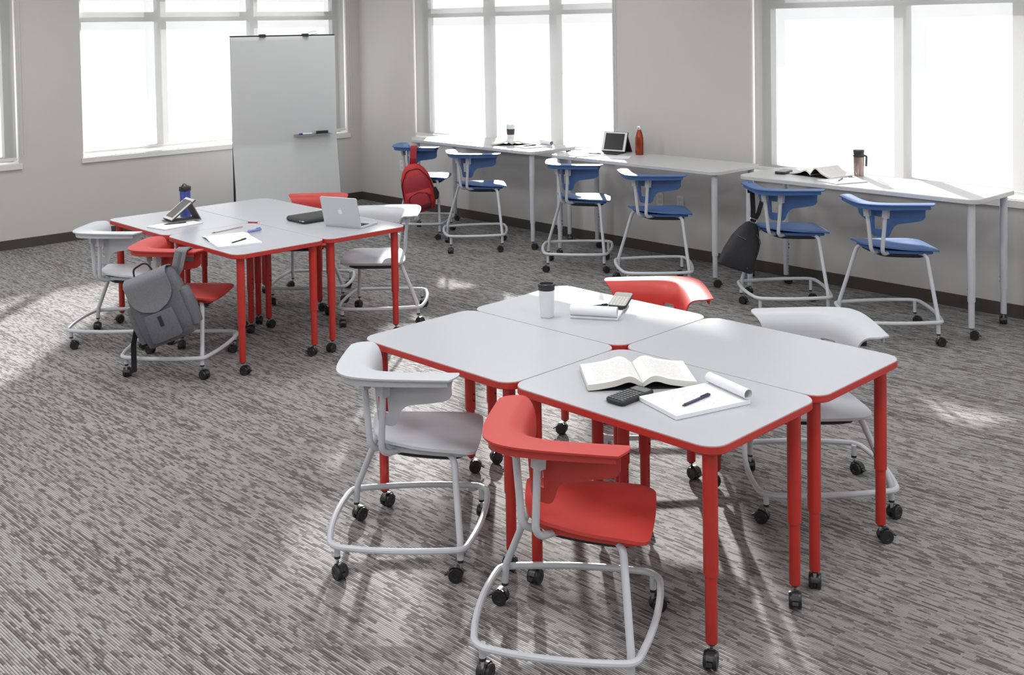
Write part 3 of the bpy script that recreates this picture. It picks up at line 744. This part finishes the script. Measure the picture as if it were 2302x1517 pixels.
ORG = plain('orange_metal', (0.27, 0.040, 0.014), 0.18, metal=0.5, noise=0.15, nscale=20)
MB().lathe([(0.032, 0), (0.035, 0.003), (0.036, 0.02), (0.036, 0.125), (0.034, 0.155), (0.026, 0.190), (0.0185, 0.212), (0.0175, 0.222)], 30).build('body', ORG, t)
MB().lathe([(0.0180, 0.222), (0.0185, 0.224), (0.0185, 0.252), (0.0165, 0.256), (0.001, 0.256)], 24).build('cap', CHROME, t)
notepad('writing pad in front of the tablet with the black keyboard', (4.290, -0.585, HW), math.radians(-22), 0.22, 0.29, 0.006, 0.0, note=PAPER)
tag(MB().prism(rrect(0.21, 0.29, 0.002, 2), 0, 0.0012).build('paper_sheet', PAPER, None, loc=(4.590, -0.560, HW)), 'loose white sheet on the middle white table', 'paper').rotation_euler = (0, 0, math.radians(-55))
pen('blue pen on the pad in front of the keyboard', (4.275, -0.545), (4.390, -0.495), HW+0.0062, NAVY, 0.004)
calculator('grey calculator on the rightmost white table', (6.255, -0.480, HW), math.radians(10), 0.085, 0.165, 0.022, BLACK, KEYG, SCREENG, plate=plain('silver_plate', (0.42, 0.42, 0.39), 0.4))
open_book('open book with an arched page on the rightmost white table', (6.530, -0.405, HW), math.radians(-8), 0.195, 0.245, 0.030, 0.012, asym=1.7)
notepad('writing pad with a pencil on the rightmost white table', (6.805, -0.580, HW), math.radians(-22), 0.225, 0.27, 0.007, 0.0, note=PAPER)
pen('grey pencil on the pad on the rightmost white table', (6.808, -0.640), (6.765, -0.500), HW+0.0072, plain('grey_pencil', (0.20, 0.20, 0.21), 0.5), 0.0042)
t = thing('travel_mug', 'copper travel mug with a black lid and handle', 'mug', (6.745, -0.240, HW), 0.75)
MB().lathe([(0.034, 0), (0.036, 0.002), (0.0375, 0.150)], 30).build('body', plain('brushed_copper', (0.36, 0.27, 0.25), 0.20, metal=0.9, noise=0.1), t)
MB().lathe([(0.0395, 0.140), (0.0405, 0.142), (0.0405, 0.158), (0.0385, 0.160), (0.0375, 0.172), (0.0395, 0.174), (0.0395, 0.190), (0.037, 0.194), (0.001, 0.194)], 30).build('lid', BLACK, t)
MB().ribbon(fillet([(0.037, 0, 0.150), (0.056, 0, 0.146), (0.053, 0, 0.070)], [0, 0.010, 0], 6), (0, 1, 0), 0.022, 0.012).build('handle', DARKGREY, t)

# ------------------------------------------------------------------ whiteboard easel
A0, B0 = Vector((0.753, -2.115)), Vector((1.004, -1.015)); tv = (B0-A0); WB = tv.length; angb = math.atan2(tv.y, tv.x)
mid = (A0+B0)/2
t = thing('whiteboard', 'tall glossy mobile whiteboard standing by the left window', 'whiteboard', (mid.x, mid.y, 0), angb)
WBM = plain('whiteboard_gloss', (0.60, 0.61, 0.615), 0.20, noise=0.01, spec=0.5)
prof = fillet([(0.0, 1.990), (0.0, 0.86), (-0.115, 0.10)], [0, 0.35, 0], 14)
pf = [Vector((0.02, 1.996)), Vector((0.006, 1.998)), Vector((-0.002, 1.985)), Vector((0, 1.95))]+[prof[1]+(prof[0]-prof[1])*(1-k/10) for k in range(1, 10)]+prof[1:]
MB().sheet(lambda i, j: (-WB/2+WB*i/10, pf[j].x, pf[j].y), 11, len(pf)).build('board', WBM, t, 60, solid=0.008, soff=1)
for sx in (-1, 1):
    MB().tube([(sx*(WB/2-0.012), 0.022, 1.985), (sx*(WB/2-0.012), 0.028, 0.10)], 0.011, 10).build('side_post', BLACKM, t)
    bf = MB().tube(fillet([(sx*(WB/2-0.012), -0.24, 0.095), (sx*(WB/2-0.012), 0.28, 0.095)], 0), 0.016, 10).build('base_foot', BLACKM, t)
    inst('caster', CASTER, bf, (sx*(WB/2-0.012), -0.23, 0), 1.0+sx); inst('caster', CASTER, bf, (sx*(WB/2-0.012), 0.27, 0), 2.0+sx)
MB().span((-WB/2, 0.004, 1.996), (WB/2, 0.030, 2.010)).build('top_rail', BLACKM, t)
MB().span((-WB/2, 0.016, 0.11), (WB/2, 0.040, 0.14)).build('bottom_rail', BLACKM, t)
for x in (-0.23, 0.235):
    MB().box((x, 0.006, 2.014), (0.062, 0.050, 0.016)).box((x, -0.020, 2.000), (0.062, 0.004, 0.022)).build('clip', BLACK, t)
MB().tube([(0.27, 0.0, 2.03), (0.30, 0.0, 2.04), (0.36, 0.0, 2.045), (0.37, 0.0, 2.02), (0.30, 0.0, 2.012)], 0.003, 6).build('wire_hook', CHROME, t)
TRAY = plain('tray_steel', (0.30, 0.30, 0.36), 0.35, metal=0.3, noise=0.02)
MB().span((0.085, -0.072, 0.945), (0.485, -0.010, 0.949)).span((0.085, -0.074, 0.945), (0.485, -0.071, 0.953)).span((0.085, -0.013, 0.945), (0.485, -0.0095, 0.956)).build('pen_tray', TRAY, t)
def onboard(x, y): c, s = math.cos(angb), math.sin(angb); return (mid.x+c*x-s*y, mid.y+s*x+c*y)
p = onboard(0.13, -0.045); q = onboard(0.27, -0.045)
tm = thing('whiteboard_marker', 'white marker with a blue cap on the whiteboard tray', 'marker', (*p, 0.961), angb)
MB().tube([(0.035, 0, 0), (0.135, 0, 0), (0.138, 0, 0)], [0.0088, 0.0088, 0.006], 12).build('barrel', PAPER, tm)
MB().tube([(0, 0, 0), (0.003, 0, 0), (0.036, 0, 0)], [0.006, 0.0092, 0.0092], 12).build('cap', plain('blue_cap', (0.03, 0.05, 0.32), 0.4), tm)
p = onboard(0.385, -0.042)
te = thing('whiteboard_eraser', 'black eraser on the whiteboard tray', 'eraser', (*p, 0.9495), angb)
MB().prism(rrect(0.125, 0.042, 0.006, 3), 0.012, 0.034, 0.004).build('grip', BLACK, te)
MB().prism(rrect(0.122, 0.040, 0.004, 3), 0.0, 0.012).build('felt', plain('grey_felt', (0.07, 0.07, 0.075), 0.95, noise=0.1), te)

# ------------------------------------------------------------------ bags
def facing(n, tilt):
    """local -y looks along n (horizontal), then the bag swings sideways by tilt about that axis"""
    a = math.atan2(n[1], n[0])+PI/2
    return (Matrix.Rotation(a, 4, 'Z') @ Matrix.Rotation(tilt, 4, 'Y')).to_euler()
def fold(m, amp, sc_, seed):
    rnd = random.Random(seed); ph = [rnd.uniform(0, 6.28) for _ in range(6)]
    m.v = [(x+amp*math.sin(z*sc_+ph[0]+x*sc_*0.6)*math.sin(x*sc_*0.7+ph[1]), y+amp*math.sin(x*sc_+ph[2]+z*sc_*0.5)*math.cos(z*sc_*0.8+ph[3]), z+amp*0.5*math.sin(x*sc_*1.2+ph[4])) for x, y, z in m.v]
    return m
# grey backpack on the red chair
GB1 = plain('grey_canvas', (0.19, 0.192, 0.205), 0.9, noise=0.28, nscale=160, bump=0.4, bscale=500)
GB2 = plain('charcoal_canvas', (0.125, 0.127, 0.140), 0.9, noise=0.3, nscale=120, bump=0.4, bscale=400)
WEB = plain('black_webbing', (0.018, 0.018, 0.020), 0.8, noise=0.2, nscale=300)
t = thing('backpack', 'grey canvas flap backpack hung on the red chair', 'backpack', (4.868, -4.822, 0.462), rot=facing((0.74, -0.67), math.radians(-21)))
t.scale = (1.1, 1.1, 1.1)
def hang(tilt):
    c, s_ = math.cos(-tilt), math.sin(-tilt)
    return lambda x, y, z: Vector((c*x+s_*z, y, -s_*x+c*z))
hg = hang(math.radians(-21))
body = fold(MB().loft([(0, 0, -0.190, 0.110, 0.045, 3.2), (0, 0, -0.182, 0.135, 0.062, 3.6), (0, -0.004, -0.10, 0.146, 0.074, 4.0), (0, -0.002, 0.0, 0.148, 0.076, 4.0), (0, 0, 0.09, 0.144, 0.072, 4.0), (0, 0.004, 0.15, 0.132, 0.062, 3.4), (0, 0.010, 0.180, 0.110, 0.046, 3.0), (0, 0.014, 0.186, 0.08, 0.030, 2.6)], 44), 0.0025, 38, 3)
body.build('body', GB2, t, 60)
fl = []
def flap(i, j):
    u = -1+2*i/16; v = j/14
    hw = 0.118 if v < 0.55 else 0.118*math.sqrt(max(0.0, 1-((v-0.55)/0.46)**2))
    x = u*max(hw, 0.012)
    z = 0.196-0.20*max(0, v-0.18)/0.82-0.004*(1-u*u) if v > 0.18 else 0.185+0.014*math.sin(v/0.18*PI/2)
    y = 0.030-0.118*(v/0.25) if v < 0.25 else -0.088-0.003*math.sin(v*7)
    return (x, y, z)
MB().sheet(flap, 17, 15).build('flap', GB1, t, 60, solid=0.006)
MB().loft([(0, -0.085, -0.165, 0.078, 0.014, 3.5), (0, -0.085, -0.155, 0.084, 0.018, 4), (0, -0.085, -0.04, 0.082, 0.018, 4), (0, -0.082, -0.012, 0.078, 0.012, 4)], 24).build('front_pocket', GB2, t, 60)
MB().box((0.005, -0.104, -0.060), (0.020, 0.003, 0.055)).build('closure_strap', WEB, t)
for sx in (-1, 1): fold(MB().loft([(sx*0.148, 0, -0.15, 0.020, 0.050, 3), (sx*0.150, 0, -0.05, 0.026, 0.056, 3), (sx*0.148, 0, 0.045, 0.022, 0.052, 3), (sx*0.144, 0, 0.055, 0.015, 0.045, 3)], 20), 0.002, 60, 9+sx).build('side_pocket', GB2, t, 60)
MB().ribbon(fillet([hg(0.030, 0.050, 0.12), hg(0.078, 0.040, 0.20), hg(0.092, 0.058, 0.282), hg(0.095, 0.120, 0.287), hg(0.095, 0.175, 0.272), hg(0.090, 0.185, 0.20)], [0, 0.03, 0.012, 0.03, 0.02, 0], 5), hg(1, 0, 0), 0.062, 0.008).build('shoulder_strap', GB1, t, 50)
MB().ribbon([hg(0.050, 0.026, 0.13), hg(0.079, 0.033, 0.20), hg(0.093, 0.050, 0.276)], hg(1, 0, 0), 0.012, 0.004).build('strap_webbing', GB2, t, 50)
MB().tube(fillet([(-0.09, 0.03, 0.178), (-0.075, 0.02, 0.235), (0.005, 0.02, 0.250), (0.02, 0.03, 0.18)], [0, 0.03, 0.03, 0], 6), 0.005, 8).build('grab_loop', WEB, t)
MB().ribbon(fillet([hg(-0.145, 0.03, -0.02), hg(-0.150, 0.045, -0.12), hg(-0.172, 0.05, -0.22), hg(-0.172, 0.05, -0.37)], [0, 0.05, 0.04, 0], 6), hg(0.6, 1, 0), 0.034, 0.004).build('hanging_strap', WEB, t, 50)
# red backpack on the blue stool
RB1 = plain('bright_red_nylon', (0.50, 0.018, 0.022), 0.55, noise=0.15, nscale=40, bump=0.25, bscale=120)
RB2 = plain('crimson_nylon', (0.30, 0.010, 0.020), 0.6, noise=0.15, nscale=40, bump=0.25, bscale=120)
RB3 = plain('wine_nylon', (0.085, 0.008, 0.016), 0.65, noise=0.2, nscale=40, bump=0.2, bscale=120)
t = thing('backpack', 'red backpack hung on the back of a blue stool', 'backpack', (2.562, -1.140, 0.530), rot=facing((0.78, -0.63), math.radians(-13)))
hg = hang(math.radians(-13))
fold(MB().loft([(0, 0, -0.245, 0.090, 0.050, 2.8), (0, 0, -0.235, 0.125, 0.072, 3.2), (0, 0, -0.12, 0.158, 0.088, 3.2), (0, 0, 0.0, 0.156, 0.086, 3.2), (0, 0, 0.09, 0.138, 0.078, 3.0), (0, 0, 0.16, 0.108, 0.062, 2.6), (0, 0, 0.205, 0.070, 0.045, 2.4), (0, 0, 0.225, 0.030, 0.022, 2.2)], 40), 0.004, 26, 5).build('body', RB1, t, 60)
MB().loft([(0, 0.095, -0.24, 0.12, 0.012, 3), (0, 0.095, -0.1, 0.15, 0.016, 3), (0, 0.085, 0.08, 0.13, 0.016, 3), (0, 0.06, 0.17, 0.09, 0.012, 3)], 24).build('back_panel', WEB, t, 60)
fold(MB().loft([(0, -0.088, -0.055, 0.110, 0.020, 3), (0, -0.086, 0.02, 0.122, 0.026, 3), (0, -0.078, 0.085, 0.105, 0.022, 3), (0, -0.070, 0.120, 0.070, 0.012, 3)], 28), 0.003, 40, 8).build('upper_pocket', RB2, t, 60)
MB().loft([(0, -0.100, -0.092, 0.128, 0.020, 3), (0, -0.100, -0.060, 0.126, 0.022, 3), (0, -0.098, -0.030, 0.115, 0.014, 3)], 28).build('pocket_band', RB1, t, 60)
pk = [(0, -0.098, -0.225, 0.085, 0.020, 3.4), (0, -0.106, -0.205, 0.098, 0.030, 3.6), (0, -0.108, -0.15, 0.100, 0.032, 3.6), (0, -0.106, -0.10, 0.094, 0.030, 3.4), (0, -0.104, -0.062, 0.070, 0.024, 3)]
MB().loft(pk, 28).build('lower_pocket', RB2, t, 60)
MB().loft([(0, -0.112, -0.212, 0.088, 0.022, 3.4), (0, -0.114, -0.200, 0.095, 0.0275, 3.6), (0, -0.115, -0.168, 0.0985, 0.0275, 3.6)], 28).build('pocket_base', RB3, t, 60)
for m_, w_ in ((fillet([(-0.10, -0.112, -0.19), (-0.098, -0.118, -0.075), (0.0, -0.118, -0.045), (0.098, -0.118, -0.075), (0.10, -0.112, -0.19)], [0, .04, .05, .04, 0], 6), 'pocket_zipper'), (fillet([(-0.150, -0.05, -0.10), (-0.140, -0.062, 0.05), (-0.06, -0.060, 0.175), (0.06, -0.060, 0.175), (0.140, -0.062, 0.05), (0.150, -0.05, -0.10)], [0, .08, .06, .06, .08, 0], 6), 'main_zipper')):
    MB().tube(m_, 0.0055, 8).build(w_, RB3, t)
fold(MB().loft([(0.155, -0.01, -0.16, 0.022, 0.045, 3), (0.160, -0.01, -0.11, 0.030, 0.052, 3), (0.156, -0.01, -0.05, 0.022, 0.045, 3)], 20), 0.003, 60, 4).build('mesh_pocket', WEB, t, 60)
MB().ribbon(fillet([hg(-0.045, 0.03, 0.18), hg(-0.035, 0.01, 0.27), hg(-0.025, 0.035, 0.378), hg(-0.025, 0.09, 0.384), hg(-0.025, 0.15, 0.370), hg(-0.025, 0.16, 0.30)], [0, .04, .02, .03, .03, 0], 5), hg(1, 0, 0), 0.062, 0.009).build('shoulder_strap', RB2, t, 50)
MB().ribbon(fillet([(0.06, 0.09, 0.16), (0.085, 0.11, 0.05), (0.07, 0.11, -0.06)], [0, .05, 0], 5), (1, 0.2, 0), 0.060, 0.010).build('hanging_strap', WEB, t, 50)
# dark messenger bag on the stool with the left arm
MB1 = plain('black_nylon', (0.030, 0.029, 0.034), 0.75, noise=0.3, nscale=60, bump=0.3, bscale=200)
t = thing('shoulder_bag', 'black shoulder bag hung on the arm of a blue stool', 'bag', (6.268, -1.045, 0.435), rot=facing((0.79, -0.61), math.radians(20)))
fold(MB().loft([(0.0, 0, -0.165, 0.118, 0.030, 3), (0.0, 0, -0.155, 0.132, 0.045, 3.4), (0.0, 0, -0.05, 0.126, 0.058, 3.4), (0.008, 0, 0.06, 0.105, 0.055, 3.2), (0.012, 0, 0.135, 0.075, 0.042, 3), (0.012, 0, 0.185, 0.048, 0.026, 2.6), (0.012, 0, 0.200, 0.022, 0.014, 2.4)], 36), 0.003, 34, 6).build('body', MB1, t, 60)
fold(MB().loft([(0.020, 0.075, -0.10, 0.085, 0.020, 3), (0.020, 0.078, 0.0, 0.090, 0.030, 3), (0.022, 0.070, 0.10, 0.070, 0.026, 3), (0.020, 0.060, 0.14, 0.040, 0.014, 3)], 28), 0.003, 40, 2).build('rear_pocket', MB1, t, 60)
PIPE = plain('grey_piping', (0.12, 0.12, 0.13), 0.6, noise=0.1)
MB().tube([(-0.075, -0.056, 0.075), (-0.01, -0.061, 0.068)], 0.0028, 6).build('pocket_zipper', PIPE, t)
MB().tube(fillet([(0.060, -0.046, 0.125), (0.108, -0.030, 0.085), (0.122, -0.024, 0.0), (0.115, -0.022, -0.13)], [0, .03, .05, 0], 6), 0.003, 6).build('piping', PIPE, t)
MB().tube([(0.075, -0.0465, -0.125), (0.0755, -0.0475, -0.125)], 0.008, 12).build('badge', PIPE, t)
# straps rise to the arm: undo the swing so they hang true
tl = math.radians(20)
def up(x, y, z): c, s = math.cos(-tl), math.sin(-tl); return (c*x+s*z, y, -s*x+c*z)
b0 = Vector((0.012, -0.01, 0.200)); bw = (math.cos(tl)*b0.x+math.sin(tl)*b0.z, b0.y, -math.sin(tl)*b0.x+math.cos(tl)*b0.z)
def S(dx, dy, dz): return up(bw[0]+dx, bw[1]+dy, bw[2]+dz)
MB().ribbon([Vector(p) for p in fillet([S(0.0, 0, -0.03), S(0.002, -0.005, 0.10), S(-0.008, -0.01, 0.268), S(-0.004, 0.035, 0.284), S(0.0, 0.085, 0.262), S(0.01, 0.09, 0.20)], [0, .05, .02, .02, .02, 0], 5)], up(1, 0.1, 0), 0.036, 0.004).build('shoulder_strap', WEB, t, 50)
MB().ribbon([Vector(p) for p in fillet([S(0.004, 0.012, -0.01), S(0.05, 0.02, 0.06), S(0.085, 0.05, 0.14)], [0, .04, 0], 5)], up(0.7, 0, -0.7), 0.034, 0.004).build('strap_tail', WEB, t, 50)
bk = MB(); cpt = S(0.0, -0.004, 0.012)
bk.tube([(cpt[0]+x, cpt[1]-0.004, cpt[2]+z) for x, z in rrect(0.050, 0.026, 0.006, 3)], 0.0035, 8, closed=True)
bk.build('buckle', CHROME, t)
